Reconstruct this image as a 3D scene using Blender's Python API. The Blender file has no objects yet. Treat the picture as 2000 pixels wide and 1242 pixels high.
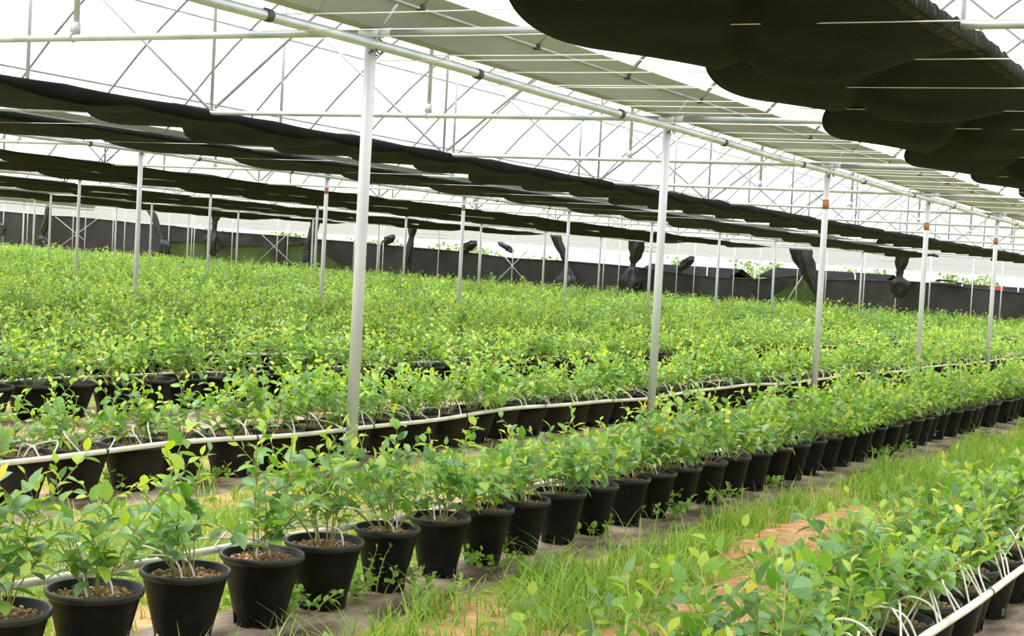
import bpy, math, random
import numpy as np
from mathutils import Vector, Matrix

random.seed(7)
rng = np.random.default_rng(7)
scene = bpy.context.scene
COL = scene.collection

# ------------------------------------------------------------------ camera, world, light, exposure
SA, SB = -0.0153, 0.0073            # the site falls gently along the rows and rises across them
BAY, SPAN, EAVE = 5.2, 11.6186, 3.0779
FPX = 3024.217
YAW, PITCH, ROLL = 1.0669, -0.0447, 0.0538
CAM = np.array([-8.9471, -6.1671, 1.6374])


def G(x, y, z=0.0):
    return Vector((x, y, z + SA * x + SB * y))


cyw, syw, cpt, spt, crl, srl = (math.cos(YAW), math.sin(YAW), math.cos(PITCH), math.sin(PITCH),
                                math.cos(ROLL), math.sin(ROLL))
fwd = np.array([syw * cpt, cyw * cpt, spt])
rgt = np.array([cyw, -syw, 0.0])
upv = np.cross(rgt, fwd)
r2 = crl * rgt + srl * upv
u2 = -srl * rgt + crl * upv
cd = bpy.data.cameras.new('camera')
cam = bpy.data.objects.new('camera', cd)
COL.objects.link(cam)
cam.matrix_world = Matrix(((r2[0], u2[0], -fwd[0], CAM[0]), (r2[1], u2[1], -fwd[1], CAM[1]),
                           (r2[2], u2[2], -fwd[2], CAM[2]), (0, 0, 0, 1)))
cd.sensor_width = 36.0
cd.lens = 36.0 * FPX / 2000.0
cd.clip_start, cd.clip_end = 0.1, 600
scene.camera = cam


def seen(x, y, z, m=60):
    """is a point of the place inside the photograph's view, with a margin"""
    g = G(x, y, z)
    d = np.array([g.x, g.y, g.z]) - CAM
    w = d @ fwd
    if w < 0.5:
        return False
    u, v = 1000 + FPX * (d @ r2) / w, 621 - FPX * (d @ u2) / w
    return -m < u < 2000 + m and -m < v < 1242 + m


def depth(x, y, z=0.3):
    g = G(x, y, z)
    return float((np.array([g.x, g.y, g.z]) - CAM) @ fwd)


world = bpy.data.worlds.new('overcast_sky')
scene.world = world
world.use_nodes = True
bg = world.node_tree.nodes['Background']
bg.inputs[0].default_value = (0.97, 0.985, 1.0, 1)
bg.inputs[1].default_value = 0.95
sl = bpy.data.lights.new('sun', 'SUN')
sl.energy = 5.4
sl.angle = math.radians(28)
sl.color = (1.0, 0.99, 0.97)
sun = bpy.data.objects.new('sun', sl)
COL.objects.link(sun)
sun.rotation_euler = Vector((-0.25, 0.30, 1.0)).to_track_quat('Z', 'Y').to_euler()
scene.view_settings.view_transform = 'Standard'
scene.view_settings.look = 'None'
scene.view_settings.exposure = 0.38
scene.view_settings.gamma = 1.0
scene.view_settings.use_curve_mapping = False
scene.cycles.max_bounces = 8
scene.cycles.transparent_max_bounces = 24
scene.cycles.diffuse_bounces = 4


# ------------------------------------------------------------------ materials
def new_mat(name):
    m = bpy.data.materials.new(name)
    m.use_nodes = True
    nt = m.node_tree
    b = nt.nodes['Principled BSDF']
    return m, nt, b


def lk(nt, a, b):
    nt.links.new(a, b)


def noise_mat(name, c1, c2, scale=5.0, rough=0.7, metal=0.0, bump=0.0, bscale=None, spec=0.5, detail=4.0, stretch=None):
    m, nt, b = new_mat(name)
    tc = nt.nodes.new('ShaderNodeTexCoord')
    src = tc.outputs['Object']
    if stretch:
        mp = nt.nodes.new('ShaderNodeMapping')
        mp.inputs['Scale'].default_value = stretch
        lk(nt, src, mp.inputs[0])
        src = mp.outputs[0]
    n = nt.nodes.new('ShaderNodeTexNoise')
    n.inputs['Scale'].default_value = scale
    n.inputs['Detail'].default_value = detail
    lk(nt, src, n.inputs['Vector'])
    r = nt.nodes.new('ShaderNodeValToRGB')
    r.color_ramp.elements[0].position, r.color_ramp.elements[1].position = 0.35, 0.65
    r.color_ramp.elements[0].color, r.color_ramp.elements[1].color = (*c1, 1), (*c2, 1)
    lk(nt, n.outputs['Fac'], r.inputs['Fac'])
    lk(nt, r.outputs['Color'], b.inputs['Base Color'])
    b.inputs['Roughness'].default_value = rough
    b.inputs['Metallic'].default_value = metal
    b.inputs['Specular IOR Level'].default_value = spec
    if bump:
        n2 = nt.nodes.new('ShaderNodeTexNoise')
        n2.inputs['Scale'].default_value = bscale or scale * 4
        n2.inputs['Detail'].default_value = 6
        lk(nt, src, n2.inputs['Vector'])
        bp = nt.nodes.new('ShaderNodeBump')
        bp.inputs['Strength'].default_value = bump
        bp.inputs['Distance'].default_value = 0.02
        lk(nt, n2.outputs['Fac'], bp.inputs['Height'])
        lk(nt, bp.outputs['Normal'], b.inputs['Normal'])
    return m


def leaf_mat(name, ca, cb, trans=0.42, rough=0.42):
    """leaf: colour varies from leaf to leaf; part of the light passes through"""
    m, nt, b = new_mat(name)
    geo = nt.nodes.new('ShaderNodeNewGeometry')
    oi = nt.nodes.new('ShaderNodeObjectInfo')
    ad = nt.nodes.new('ShaderNodeMath')
    ad.operation = 'ADD'
    lk(nt, geo.outputs['Random Per Island'], ad.inputs[0])
    lk(nt, oi.outputs['Random'], ad.inputs[1])
    fr = nt.nodes.new('ShaderNodeMath')
    fr.operation = 'FRACT'
    lk(nt, ad.outputs[0], fr.inputs[0])
    mx = nt.nodes.new('ShaderNodeMix')
    mx.data_type = 'RGBA'
    lk(nt, fr.outputs[0], mx.inputs['Factor'])
    mx.inputs['A'].default_value, mx.inputs['B'].default_value = (*ca, 1), (*cb, 1)
    col = mx.outputs['Result']
    lk(nt, col, b.inputs['Base Color'])
    b.inputs['Roughness'].default_value = rough
    b.inputs['Specular IOR Level'].default_value = 0.6
    tl = nt.nodes.new('ShaderNodeBsdfTranslucent')
    hs = nt.nodes.new('ShaderNodeHueSaturation')
    hs.inputs['Saturation'].default_value = 1.12
    hs.inputs['Value'].default_value = 1.25
    hs.inputs['Hue'].default_value = 0.485
    lk(nt, col, hs.inputs['Color'])
    lk(nt, hs.outputs[0], tl.inputs['Color'])
    ms = nt.nodes.new('ShaderNodeMixShader')
    ms.inputs[0].default_value = trans
    lk(nt, b.outputs[0], ms.inputs[1])
    lk(nt, tl.outputs[0], ms.inputs[2])
    lk(nt, ms.outputs[0], nt.nodes['Material Output'].inputs[0])
    return m


M = {}
M['leaf_young'] = leaf_mat('leaf_young', (0.40, 0.58, 0.06), (0.58, 0.72, 0.16), 0.45)
M['leaf_green'] = leaf_mat('leaf_green', (0.15, 0.36, 0.05), (0.32, 0.54, 0.11), 0.38)
M['leaf_blue'] = leaf_mat('leaf_blue', (0.10, 0.25, 0.08), (0.28, 0.46, 0.20), 0.30)
M['leaf_yellow'] = leaf_mat('leaf_yellow', (0.75, 0.68, 0.06), (0.7, 0.5, 0.1), 0.4)
M['stem'] = noise_mat('stem', (0.30, 0.36, 0.10), (0.34, 0.22, 0.10), 8, 0.6)
M['stem_green'] = noise_mat('stem_green', (0.45, 0.52, 0.10), (0.50, 0.42, 0.14), 8, 0.5)
M['grass'] = leaf_mat('grass_blade', (0.15, 0.36, 0.035), (0.46, 0.62, 0.12), 0.36, 0.45)
M['grass_far'] = leaf_mat('grass_blade_dry', (0.42, 0.50, 0.10), (0.66, 0.60, 0.24), 0.4, 0.6)
M['pot'] = noise_mat('black_pot_plastic', (0.004, 0.004, 0.0045), (0.008, 0.008, 0.008), 9, 0.45, bump=0.12, bscale=60, spec=0.22)
M['pot_dusty'] = noise_mat('dusty_pot_plastic', (0.006, 0.006, 0.006), (0.035, 0.024, 0.016), 5, 0.6, bump=0.15, bscale=60, spec=0.3)
M['rim'] = noise_mat('pot_rim_plastic', (0.018, 0.018, 0.02), (0.035, 0.033, 0.032), 12, 0.38, spec=0.5)
M['dark'] = noise_mat('pot_inner', (0.006, 0.005, 0.005), (0.012, 0.01, 0.008), 9, 0.9)
M['soil'] = noise_mat('bark_soil', (0.09, 0.045, 0.02), (0.34, 0.20, 0.09), 55, 0.95, bump=1.0, bscale=90, spec=0.1)
M['moss'] = noise_mat('mossy_soil', (0.10, 0.09, 0.025), (0.25, 0.24, 0.06), 45, 0.95, bump=1.0, bscale=90, spec=0.1)
M['granule'] = leaf_mat('granule', (0.16, 0.075, 0.035), (0.62, 0.42, 0.22), 0.0, 0.9)
M['white_pipe'] = noise_mat('white_pipe_plastic', (0.72, 0.66, 0.56), (0.88, 0.85, 0.78), 7, 0.45)
M['tube'] = noise_mat('white_tube_plastic', (0.80, 0.77, 0.68), (0.9, 0.88, 0.82), 7, 0.4)
M['steel'] = noise_mat('galvanised_steel', (0.56, 0.58, 0.60), (0.70, 0.72, 0.74), 3, 0.4, metal=0.1, stretch=(1, 1, 0.25))
M['steel_pipe'] = noise_mat('galvanised_pipe', (0.42, 0.48, 0.50), (0.60, 0.65, 0.66), 3, 0.35, metal=0.55)
M['hoop'] = noise_mat('hoop_steel', (0.26, 0.265, 0.27), (0.38, 0.385, 0.38), 4, 0.5, metal=0.2)
M['brace'] = noise_mat('truss_steel', (0.40, 0.41, 0.44), (0.55, 0.55, 0.58), 4, 0.45, metal=0.35)
M['gutter'] = noise_mat('gutter_sheet', (0.24, 0.262, 0.235), (0.35, 0.372, 0.34), 1.2, 0.55, metal=0.1, stretch=(0.3, 1, 1))
M['rust'] = noise_mat('rust', (0.28, 0.09, 0.02), (0.45, 0.22, 0.10), 40, 0.9)
M['clip'] = noise_mat('dark_clip', (0.03, 0.03, 0.03), (0.08, 0.075, 0.07), 20, 0.6)
M['wire'] = noise_mat('support_wire', (0.80, 0.78, 0.72), (0.9, 0.9, 0.86), 3, 0.4)
M['net'] = noise_mat('black_shade_net', (0.0038, 0.0052, 0.0056), (0.0085, 0.0105, 0.0105), 2.2, 0.8, bump=0.25, bscale=30, spec=0.12)
M['net_lit'] = noise_mat('black_shade_net_lit', (0.020, 0.0235, 0.022), (0.034, 0.038, 0.034), 2.2, 0.8, bump=0.25, bscale=30, spec=0.12)  # same black net, coloured paler to paint in the curtains' lit underside
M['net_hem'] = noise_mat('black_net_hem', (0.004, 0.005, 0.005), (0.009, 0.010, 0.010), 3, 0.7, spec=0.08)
M['tied'] = noise_mat('tied_black_film', (0.006, 0.006, 0.007), (0.016, 0.016, 0.018), 4, 0.32, bump=0.5, bscale=14)
M['wallpost'] = noise_mat('wall_post_steel', (0.48, 0.48, 0.50), (0.66, 0.66, 0.68), 3, 0.5, metal=0.2)
M['sand'] = None


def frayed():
    m, nt, b = new_mat('frayed_glint_edge')
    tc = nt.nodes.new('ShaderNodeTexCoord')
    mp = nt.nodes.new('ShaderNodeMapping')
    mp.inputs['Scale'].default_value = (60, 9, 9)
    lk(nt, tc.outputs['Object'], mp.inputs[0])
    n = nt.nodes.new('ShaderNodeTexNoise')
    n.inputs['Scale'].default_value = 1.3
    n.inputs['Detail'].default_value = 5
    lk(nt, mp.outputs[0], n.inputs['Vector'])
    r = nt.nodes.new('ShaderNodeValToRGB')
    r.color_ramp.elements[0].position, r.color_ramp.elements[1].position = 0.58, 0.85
    r.color_ramp.elements[0].color, r.color_ramp.elements[1].color = (0.003, 0.004, 0.004, 1), (0.42, 0.42, 0.43, 1)  # pale specks put the glints of the frayed plastic into the colour
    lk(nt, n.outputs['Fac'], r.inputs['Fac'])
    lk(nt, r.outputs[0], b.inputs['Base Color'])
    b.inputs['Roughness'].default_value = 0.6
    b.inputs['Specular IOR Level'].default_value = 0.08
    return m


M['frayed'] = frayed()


def film_mat(name, col, t):
    m, nt, b = new_mat(name)
    nt.nodes.remove(b)
    tr = nt.nodes.new('ShaderNodeBsdfTransparent')
    tl = nt.nodes.new('ShaderNodeBsdfTranslucent')
    tl.inputs[0].default_value = (*col, 1)
    ms = nt.nodes.new('ShaderNodeMixShader')
    ms.inputs[0].default_value = t
    lk(nt, tr.outputs[0], ms.inputs[1])
    lk(nt, tl.outputs[0], ms.inputs[2])
    lk(nt, ms.outputs[0], nt.nodes['Material Output'].inputs[0])
    return m


M['film'] = film_mat('roof_film', (0.97, 0.98, 0.97), 0.5)
M['side_film'] = film_mat('side_film', (0.68, 0.70, 0.82), 0.85)


def net_wall_mat():
    """shade netting of the end wall: dark weave, a little paler in upright streaks"""
    m, nt, b = new_mat('wall_net')
    tc = nt.nodes.new('ShaderNodeTexCoord')
    mp = nt.nodes.new('ShaderNodeMapping')
    mp.inputs['Scale'].default_value = (1, 0.7, 0.25)
    lk(nt, tc.outputs['Object'], mp.inputs[0])
    n = nt.nodes.new('ShaderNodeTexNoise')
    n.inputs['Scale'].default_value = 1.4
    n.inputs['Detail'].default_value = 5
    lk(nt, mp.outputs[0], n.inputs['Vector'])
    r = nt.nodes.new('ShaderNodeValToRGB')
    r.color_ramp.elements[0].position, r.color_ramp.elements[1].position = 0.3, 0.75
    r.color_ramp.elements[0].color, r.color_ramp.elements[1].color = (0.016, 0.016, 0.017, 1), (0.040, 0.040, 0.038, 1)
    lk(nt, n.outputs['Fac'], r.inputs['Fac'])
    lk(nt, r.outputs[0], b.inputs['Base Color'])
    b.inputs['Roughness'].default_value = 0.8
    return m


M['wall_net'] = net_wall_mat()
M['green_net'] = noise_mat('thin_green_net', (0.05, 0.085, 0.022), (0.085, 0.13, 0.032), 1.3, 0.85)


def ground_mat():
    m, nt, b = new_mat('soil_and_turf')
    tc = nt.nodes.new('ShaderNodeTexCoord')

    def noise(scale, detail=6, dist=0.0):
        n = nt.nodes.new('ShaderNodeTexNoise')
        n.inputs['Scale'].default_value = scale
        n.inputs['Detail'].default_value = detail
        n.inputs['Distortion'].default_value = dist
        lk(nt, tc.outputs['Object'], n.inputs['Vector'])
        return n.outputs['Fac']

    def ramp(fac, p0, p1, c0, c1):
        r = nt.nodes.new('ShaderNodeValToRGB')
        r.color_ramp.elements[0].position, r.color_ramp.elements[1].position = p0, p1
        r.color_ramp.elements[0].color, r.color_ramp.elements[1].color = (*c0, 1), (*c1, 1)
        lk(nt, fac, r.inputs[0])
        return r.outputs[0]

    sand = ramp(noise(9), 0.3, 0.7, (0.50, 0.26, 0.11), (0.80, 0.52, 0.28))
    turf = ramp(noise(22), 0.35, 0.65, (0.13, 0.19, 0.03), (0.36, 0.42, 0.09))
    mask = ramp(noise(1.15, 5, 0.4), 0.40, 0.52, (0, 0, 0), (1, 1, 1))
    mx = nt.nodes.new('ShaderNodeMix')
    mx.data_type = 'RGBA'
    lk(nt, mask, mx.inputs['Factor'])
    lk(nt, sand, mx.inputs['A'])
    lk(nt, turf, mx.inputs['B'])
    lk(nt, mx.outputs['Result'], b.inputs['Base Color'])
    b.inputs['Roughness'].default_value = 0.95
    b.inputs['Specular IOR Level'].default_value = 0.1
    bp = nt.nodes.new('ShaderNodeBump')
    bp.inputs['Strength'].default_value = 0.8
    bp.inputs['Distance'].default_value = 0.03
    lk(nt, noise(30, 8), bp.inputs['Height'])
    lk(nt, bp.outputs[0], b.inputs['Normal'])
    return m


M['ground'] = ground_mat()
M['mat_strip'] = noise_mat('trodden_weed_mat', (0.10, 0.068, 0.045), (0.46, 0.36, 0.26), 4.2, 0.75, bump=0.7, bscale=14, spec=0.3, detail=9, stretch=(0.55, 1.4, 1))
M['sand'] = noise_mat('orange_sand', (0.50, 0.26, 0.11), (0.80, 0.51, 0.27), 9, 0.95, bump=0.8, bscale=40, spec=0.1, detail=8)
M['field'] = noise_mat('outside_field', (0.30, 0.42, 0.10), (0.55, 0.60, 0.25), 0.15, 0.95)
M['hedge'] = leaf_mat('hedge_leaf', (0.10, 0.20, 0.04), (0.30, 0.42, 0.12), 0.3)
M['shed'] = noise_mat('grey_shed', (0.20, 0.21, 0.22), (0.35, 0.36, 0.36), 1, 0.7)
M['white_paint'] = noise_mat('white_paint', (0.75, 0.75, 0.72), (0.85, 0.85, 0.83), 3, 0.5)
M['red'] = noise_mat('red_paint', (0.55, 0.03, 0.03), (0.7, 0.06, 0.05), 5, 0.4)


# ------------------------------------------------------------------ mesh helpers
class MB:
    """collects vertices and faces in place coordinates; build() links them as one mesh object"""

    def __init__(s):
        s.v, s.f, s.m = [], [], []

    def quad_grid(s, rows, closed=False, mat=0, flip=False):
        n0 = len(s.v)
        w = len(rows[0])
        for r in rows:
            s.v.extend([tuple(p) for p in r])
        for i in range(len(rows) - 1):
            for j in range(w if closed else w - 1):
                a, b_ = n0 + i * w + j, n0 + i * w + (j + 1) % w
                c, d = n0 + (i + 1) * w + (j + 1) % w, n0 + (i + 1) * w + j
                s.f.append((a, d, c, b_) if flip else (a, b_, c, d))
                s.m.append(mat)
        return n0

    def tube(s, pts, r, n=8, mat=0, cap=True):
        pts = [Vector(p) for p in pts]
        rr = r if isinstance(r, (list, tuple)) else [r] * len(pts)
        rows = []
        ref = None
        for i, p in enumerate(pts):
            t = (pts[min(i + 1, len(pts) - 1)] - pts[max(i - 1, 0)]).normalized()
            if ref is None:
                ref = Vector((0, 0, 1)) if abs(t.z) < 0.9 else Vector((1, 0, 0))
            a = t.cross(ref).normalized()
            b_ = a.cross(t).normalized()
            ref = b_
            rows.append([p + (a * math.cos(2 * math.pi * k / n) + b_ * math.sin(2 * math.pi * k / n)) * rr[i] for k in range(n)])
        n0 = s.quad_grid(rows, True, mat)
        if cap:
            s.f.append(tuple(n0 + k for k in range(n))[::-1])
            s.m.append(mat)
            e = n0 + (len(rows) - 1) * n
            s.f.append(tuple(e + k for k in range(n)))
            s.m.append(mat)

    def box(s, c, sx, sy, sz, mat=0, rot=None):
        n0 = len(s.v)
        for dx in (-.5, .5):
            for dy in (-.5, .5):
                for dz in (-.5, .5):
                    p = Vector((dx * sx, dy * sy, dz * sz))
                    if rot is not None:
                        p = rot @ p
                    s.v.append(tuple(Vector(c) + p))
        for q in ((0, 1, 3, 2), (4, 6, 7, 5), (0, 4, 5, 1), (2, 3, 7, 6), (0, 2, 6, 4), (1, 5, 7, 3)):
            s.f.append(tuple(n0 + k for k in q))
            s.m.append(mat)

    def mesh(s, name, mats, origin=(0, 0, 0), smooth=True):
        me = bpy.data.meshes.new(name)
        o = Vector(origin)
        me.from_pydata([tuple(Vector(p) - o) for p in s.v], [], s.f)
        for m in (mats if isinstance(mats, (list, tuple)) else [mats]):
            me.materials.append(m)
        me.polygons.foreach_set('material_index', s.m)
        me.polygons.foreach_set('use_smooth', [smooth] * len(s.f))
        me.update()
        return me

    def build(s, name, mats, parent=None, origin=None, smooth=True):
        if parent is not None:
            me = s.mesh(name, mats, parent.location, smooth)
            o = bpy.data.objects.new(name, me)
            o.parent = parent
        else:
            og = Vector(origin) if origin is not None else Vector(s.v[0])
            me = s.mesh(name, mats, og, smooth)
            o = bpy.data.objects.new(name, me)
            o.location = og
        COL.objects.link(o)
        return o


def put(name, me, parent=None, loc=(0, 0, 0), rz=0.0, sc=1.0, sxy=1.0):
    o = bpy.data.objects.new(name, me)
    o.location = loc
    o.rotation_euler = (0, 0, rz)
    if sc != 1.0 or sxy != 1.0:
        o.scale = (sc * sxy, sc * sxy, sc)
    if parent is not None:
        o.parent = parent
    COL.objects.link(o)
    return o


def tag(o, label, cat, group=None, kind=None):
    o['label'] = label
    if cat:
        o['category'] = cat
    if group:
        o['group'] = group
    if kind:
        o['kind'] = kind
    return o


def struct(o, label=None):
    o['kind'] = 'structure'
    if label:
        o['label'] = label
    return o


def thing(name, loc, label, cat, group=None, rz=0.0):
    o = bpy.data.objects.new(name, None)
    o.empty_display_size = 0.1
    o.location = loc
    o.rotation_euler = (0, 0, rz)
    COL.objects.link(o)
    return tag(o, label, cat, group)


ONES = ['', 'first', 'second', 'third', 'fourth', 'fifth', 'sixth', 'seventh', 'eighth', 'ninth', 'tenth', 'eleventh',
        'twelfth', 'thirteenth', 'fourteenth', 'fifteenth', 'sixteenth', 'seventeenth', 'eighteenth', 'nineteenth']
TENS = ['', '', 'twent', 'thirt', 'fort', 'fift', 'sixt', 'sevent', 'eight', 'ninet']


def nth(n):
    if n < 20:
        return ONES[n]
    if n >= 100:
        return 'hundred-and-' + nth(n - 100) if n > 100 else 'hundredth'
    return TENS[n // 10] + 'ieth' if n % 10 == 0 else TENS[n // 10] + 'y-' + ONES[n % 10]


def np_mesh(name, V, F, mi, mats, smooth=True):
    """one mesh from numpy quads"""
    me = bpy.data.meshes.new(name)
    nv, nf = len(V), len(F)
    me.vertices.add(nv)
    me.vertices.foreach_set('co', np.ascontiguousarray(V, dtype=np.float32).ravel())
    me.loops.add(nf * 4)
    me.loops.foreach_set('vertex_index', np.ascontiguousarray(F, dtype=np.int32).ravel())
    me.polygons.add(nf)
    me.polygons.foreach_set('loop_start', np.arange(0, nf * 4, 4, dtype=np.int32))
    me.polygons.foreach_set('loop_total', np.full(nf, 4, dtype=np.int32))
    for m in mats:
        me.materials.append(m)
    me.polygons.foreach_set('material_index', np.ascontiguousarray(mi, dtype=np.int32))
    me.polygons.foreach_set('use_smooth', np.full(nf, smooth, dtype=bool))
    me.update(calc_edges=True)
    return me


# ------------------------------------------------------------------ large structure: ground
gm = MB()
rows = []
xs = [-14, -8, -6] + [x * 1.0 for x in range(-5, 15)] + [18, 25, 40, 58, 75]
ys = [-12, -8] + [y * 0.5 for y in range(-12, 8)] + [5, 8, 12, 20, 40, 80]
for x in xs:
    rows.append([G(x, y, 0) for y in ys])
gm.quad_grid(rows)
struct(gm.build('floor', M['ground'], origin=(0, 0, 0)), 'sandy ground with patchy turf between the pot rows')
fm = MB()
fm.quad_grid([[G(x, y, -0.03) for y in (-60, 80, 200)] for x in (58, 150, 330)])
struct(fm.build('field', M['field'], origin=G(58, 0)), 'pale green field outside the end wall')


ROWY = {0: -4.66, 1: -2.30, 2: 0.42, 3: 3.35, 4: 5.35}


def ROW_Y(k):
    return ROWY.get(k, 5.35 + 2.1 * (k - 4))


def strip(name, y0, y1, x0, x1, amp, mat, label, z=0.012):
    sm = MB()
    rows = []
    n = int((x1 - x0) / 0.25)
    for i in range(n + 1):
        x = x0 + (x1 - x0) * i / n
        a = y0 + amp * math.sin(x * 2.1) * 0.5 + amp * math.sin(x * 5.3 + 1) * 0.4
        c = y1 + amp * math.sin(x * 1.7 + 2) * 0.6 + amp * math.sin(x * 4.1) * 0.4
        rows.append([G(x, a + (c - a) * k / 4, z if 0 < k < 4 else -0.01) for k in range(5)])
    sm.quad_grid(rows, flip=True)
    return struct(sm.build(name, mat, origin=G(x0, y0)), label)


strip('path', -2.70, -1.98, -9, 40, 0.09, M['mat_strip'], 'trodden brown weed mat under the front row of pots')
strip('path', -0.12, 0.75, -9, 58, 0.07, M['mat_strip'], 'brown weed mat under the second row of pots')
for q_ in range(3, 9):
    strip('path', ROW_Y(q_) - (1.5 if q_ == 3 else 0.95), ROW_Y(q_) + 0.9, -5, 50, 0.07, M['mat_strip'], f'brown weed mat under the {nth(q_)} pot row')
strip('path', -5.35, -4.35, -9, 20, 0.08, M['mat_strip'], 'brown weed mat under the bottom corner row of pots')


def patch(cx_, cy_, rx, ry, label, rot=0.0):
    pm = MB()
    rows = []
    for i in range(7):
        t = i / 6
        rows.append([])
        for k in range(28):
            a = 2 * math.pi * k / 28
            w = 1 + 0.16 * math.sin(3 * a + cx_) + 0.12 * math.sin(5 * a + 2 * cy_)
            px, py = t * rx * w * math.cos(a), t * ry * w * math.sin(a)
            h = 0.022 * (1 - t * t) + 0.004 * math.sin(px * 7) * math.sin(py * 8) * (1 - t) + (-0.012 if i == 6 else 0.008)
            rows[-1].append(G(cx_ + px * math.cos(rot) - py * math.sin(rot), cy_ + px * math.sin(rot) + py * math.cos(rot), h))
    pm.quad_grid(rows, True, flip=False)
    return struct(pm.build('floor', M['sand'], origin=G(cx_, cy_)), label)


patch(0.45, -3.22, 1.35, 0.27, 'bare orange sand patch in the grassy aisle')
patch(-1.9, -3.75, 1.3, 0.40, 'bare orange sand beside the bottom corner row')
patch(-3.4, -3.3, 0.5, 0.25, 'small bare sand spot near the bottom edge')


# ------------------------------------------------------------------ roof: film, gutters, posts, trusses, hoops, purlins, wires
def arch(d):
    return EAVE + 0.27 + 3.25 * (1 - (1 - d / (SPAN / 2)) ** 2)


XW = 57.2                           # the end wall
for j in range(-1, 6):
    cm = MB()
    rows = []
    for i in range(24):
        x = -9 + (XW + 9) * i / 23
        rows.append([G(x, SPAN * (j + t), arch(min(t, 1 - t) * SPAN) + 0.04) for t in [k / 36 for k in range(37)]])
    cm.quad_grid(rows)
    struct(cm.build('ceiling', M['film'], origin=G(0, SPAN * j, EAVE)), 'clear white roof film over an arched span')

GNAME = ['nearest', 'second', 'third', 'fourth', 'fifth', 'sixth']
for j in range(0, 6):
    y = SPAN * j
    x1 = XW
    gt = thing('gutter', G(-6, y, EAVE), f'long grey sheet metal gutter along the {GNAME[j]} line of posts', 'gutter')
    prof = [(-0.30, 0.300), (-0.215, 0.215), (-0.075, 0.025), (0.075, 0.025), (0.215, 0.215), (0.30, 0.300)]
    th = 0.006
    loop = [(a, c) for a, c in prof] + [(a * 0.985, c + th) for a, c in prof[::-1]]
    for k in range(12):
        xa, xb = -6 + (x1 + 6) * k / 12, -6 + (x1 + 6) * (k + 1) / 12
        if not any(seen(xa + (xb - xa) * q / 6, y, EAVE + 0.1, 150) for q in range(7)):
            continue
        mb = MB()
        mb.quad_grid([[G(xx, y + a, EAVE + c) for a, c in loop] for xx in (xa + 0.01, xb + 0.015)], True)
        mb.build('trough', M['gutter'], gt, smooth=False)
        fl = MB()
        for sgn in (-1, 1):
            fl.tube([G(xa, y + sgn * 0.22, EAVE + 0.212), G(xb, y + sgn * 0.22, EAVE + 0.212)], 0.011, 5)
        fl.build('flange', M['brace'], gt)
    # the rail hung just below the gutter
    rb = MB()
    npt = 45
    pts = [G(-6 + (x1 + 6) * k / npt, y - 0.075, EAVE - 0.095 + 0.01 * math.sin(k * 1.7)) for k in range(npt + 1)]
    rb.tube(pts, 0.036, 8)
    rl = rb.build('rail', M['steel_pipe'], origin=pts[0])
    tag(rl, f'long round steel rail slung under the {GNAME[j]} gutter', 'rail')
    for k in range(-4, 30):
        xx = 1.35 + 2.6 * k
        if j < 2 and seen(xx, y, EAVE - 0.1, 0):
            cb = MB()
            cb.tube([G(xx - 0.03, y - 0.075, EAVE - 0.095), G(xx + 0.03, y - 0.075, EAVE - 0.095)], 0.043, 8)
            cb.build('coupling', M['clip'], rl)

POSTS = []
for j in range(0, 6):
    for i in range(-1, 12):
        x, y = BAY * i, SPAN * j
        if x > XW - 1 or not (seen(x, y, EAVE, 10) or seen(x, y, 0.8, 10) or seen(x, y, 2, 10)):
            continue
        POSTS.append((j, i, x, y))
cnt = {}
for j, i, x, y in POSTS:
    cnt[j] = cnt.get(j, 0) + 1
    extra = ' with a rusty band' if (j, i) in ((0, 2), (0, 3), (0, 4), (1, 3), (1, 4)) else ''
    p = thing('post', G(x, y, 0), f'{nth(cnt[j])} steel post from the left{extra} under the {GNAME[j]} gutter', 'post', 'steel posts under the gutters')
    mb = MB()
    mb.tube([G(x, y, -0.1), G(x, y, EAVE + 0.02)], 0.041, 12)
    mb.build('shaft', M['steel'], p)
    if j < 3:
        cb = MB()
        cb.box(G(x, y, EAVE - 0.005), 0.10, 0.15, 0.055)
        cb.tube([G(x, y - 0.05, EAVE + 0.02), G(x, y - 0.20, EAVE + 0.20)], 0.016, 6)
        cb.tube([G(x, y + 0.05, EAVE + 0.02), G(x, y + 0.20, EAVE + 0.20)], 0.016, 6)
        cb.tube([G(x, y - 0.17, EAVE - 0.0), G(x, y - 0.06, EAVE - 0.0)], 0.032, 8)
        cb.build('bracket', M['steel'], p)
        cl = MB()
        cl.tube([G(x + 0.06 * math.cos(a), y - 0.075 + 0.01 * math.cos(a), EAVE - 0.095 + 0.05 * math.sin(a)) for a in [k * math.pi / 6 for k in range(13)]], 0.006, 5)
        cl.tube([G(x - 0.05, y - 0.05, EAVE - 0.13), G(x - 0.03, y, EAVE - 0.15), G(x + 0.045, y - 0.03, EAVE - 0.15)], 0.007, 5)
        cl.build('clamp', M['clip'], p)
    if extra:
        rb = MB()
        z0 = EAVE - 0.56 if j == 0 else EAVE - 0.42
        rb.tube([G(x, y, z0), G(x, y, z0 + 0.12)], 0.0425, 12)
        o = rb.build('rust_band', M['rust'], p)
        o['label'] = 'rusty brown band'

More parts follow.
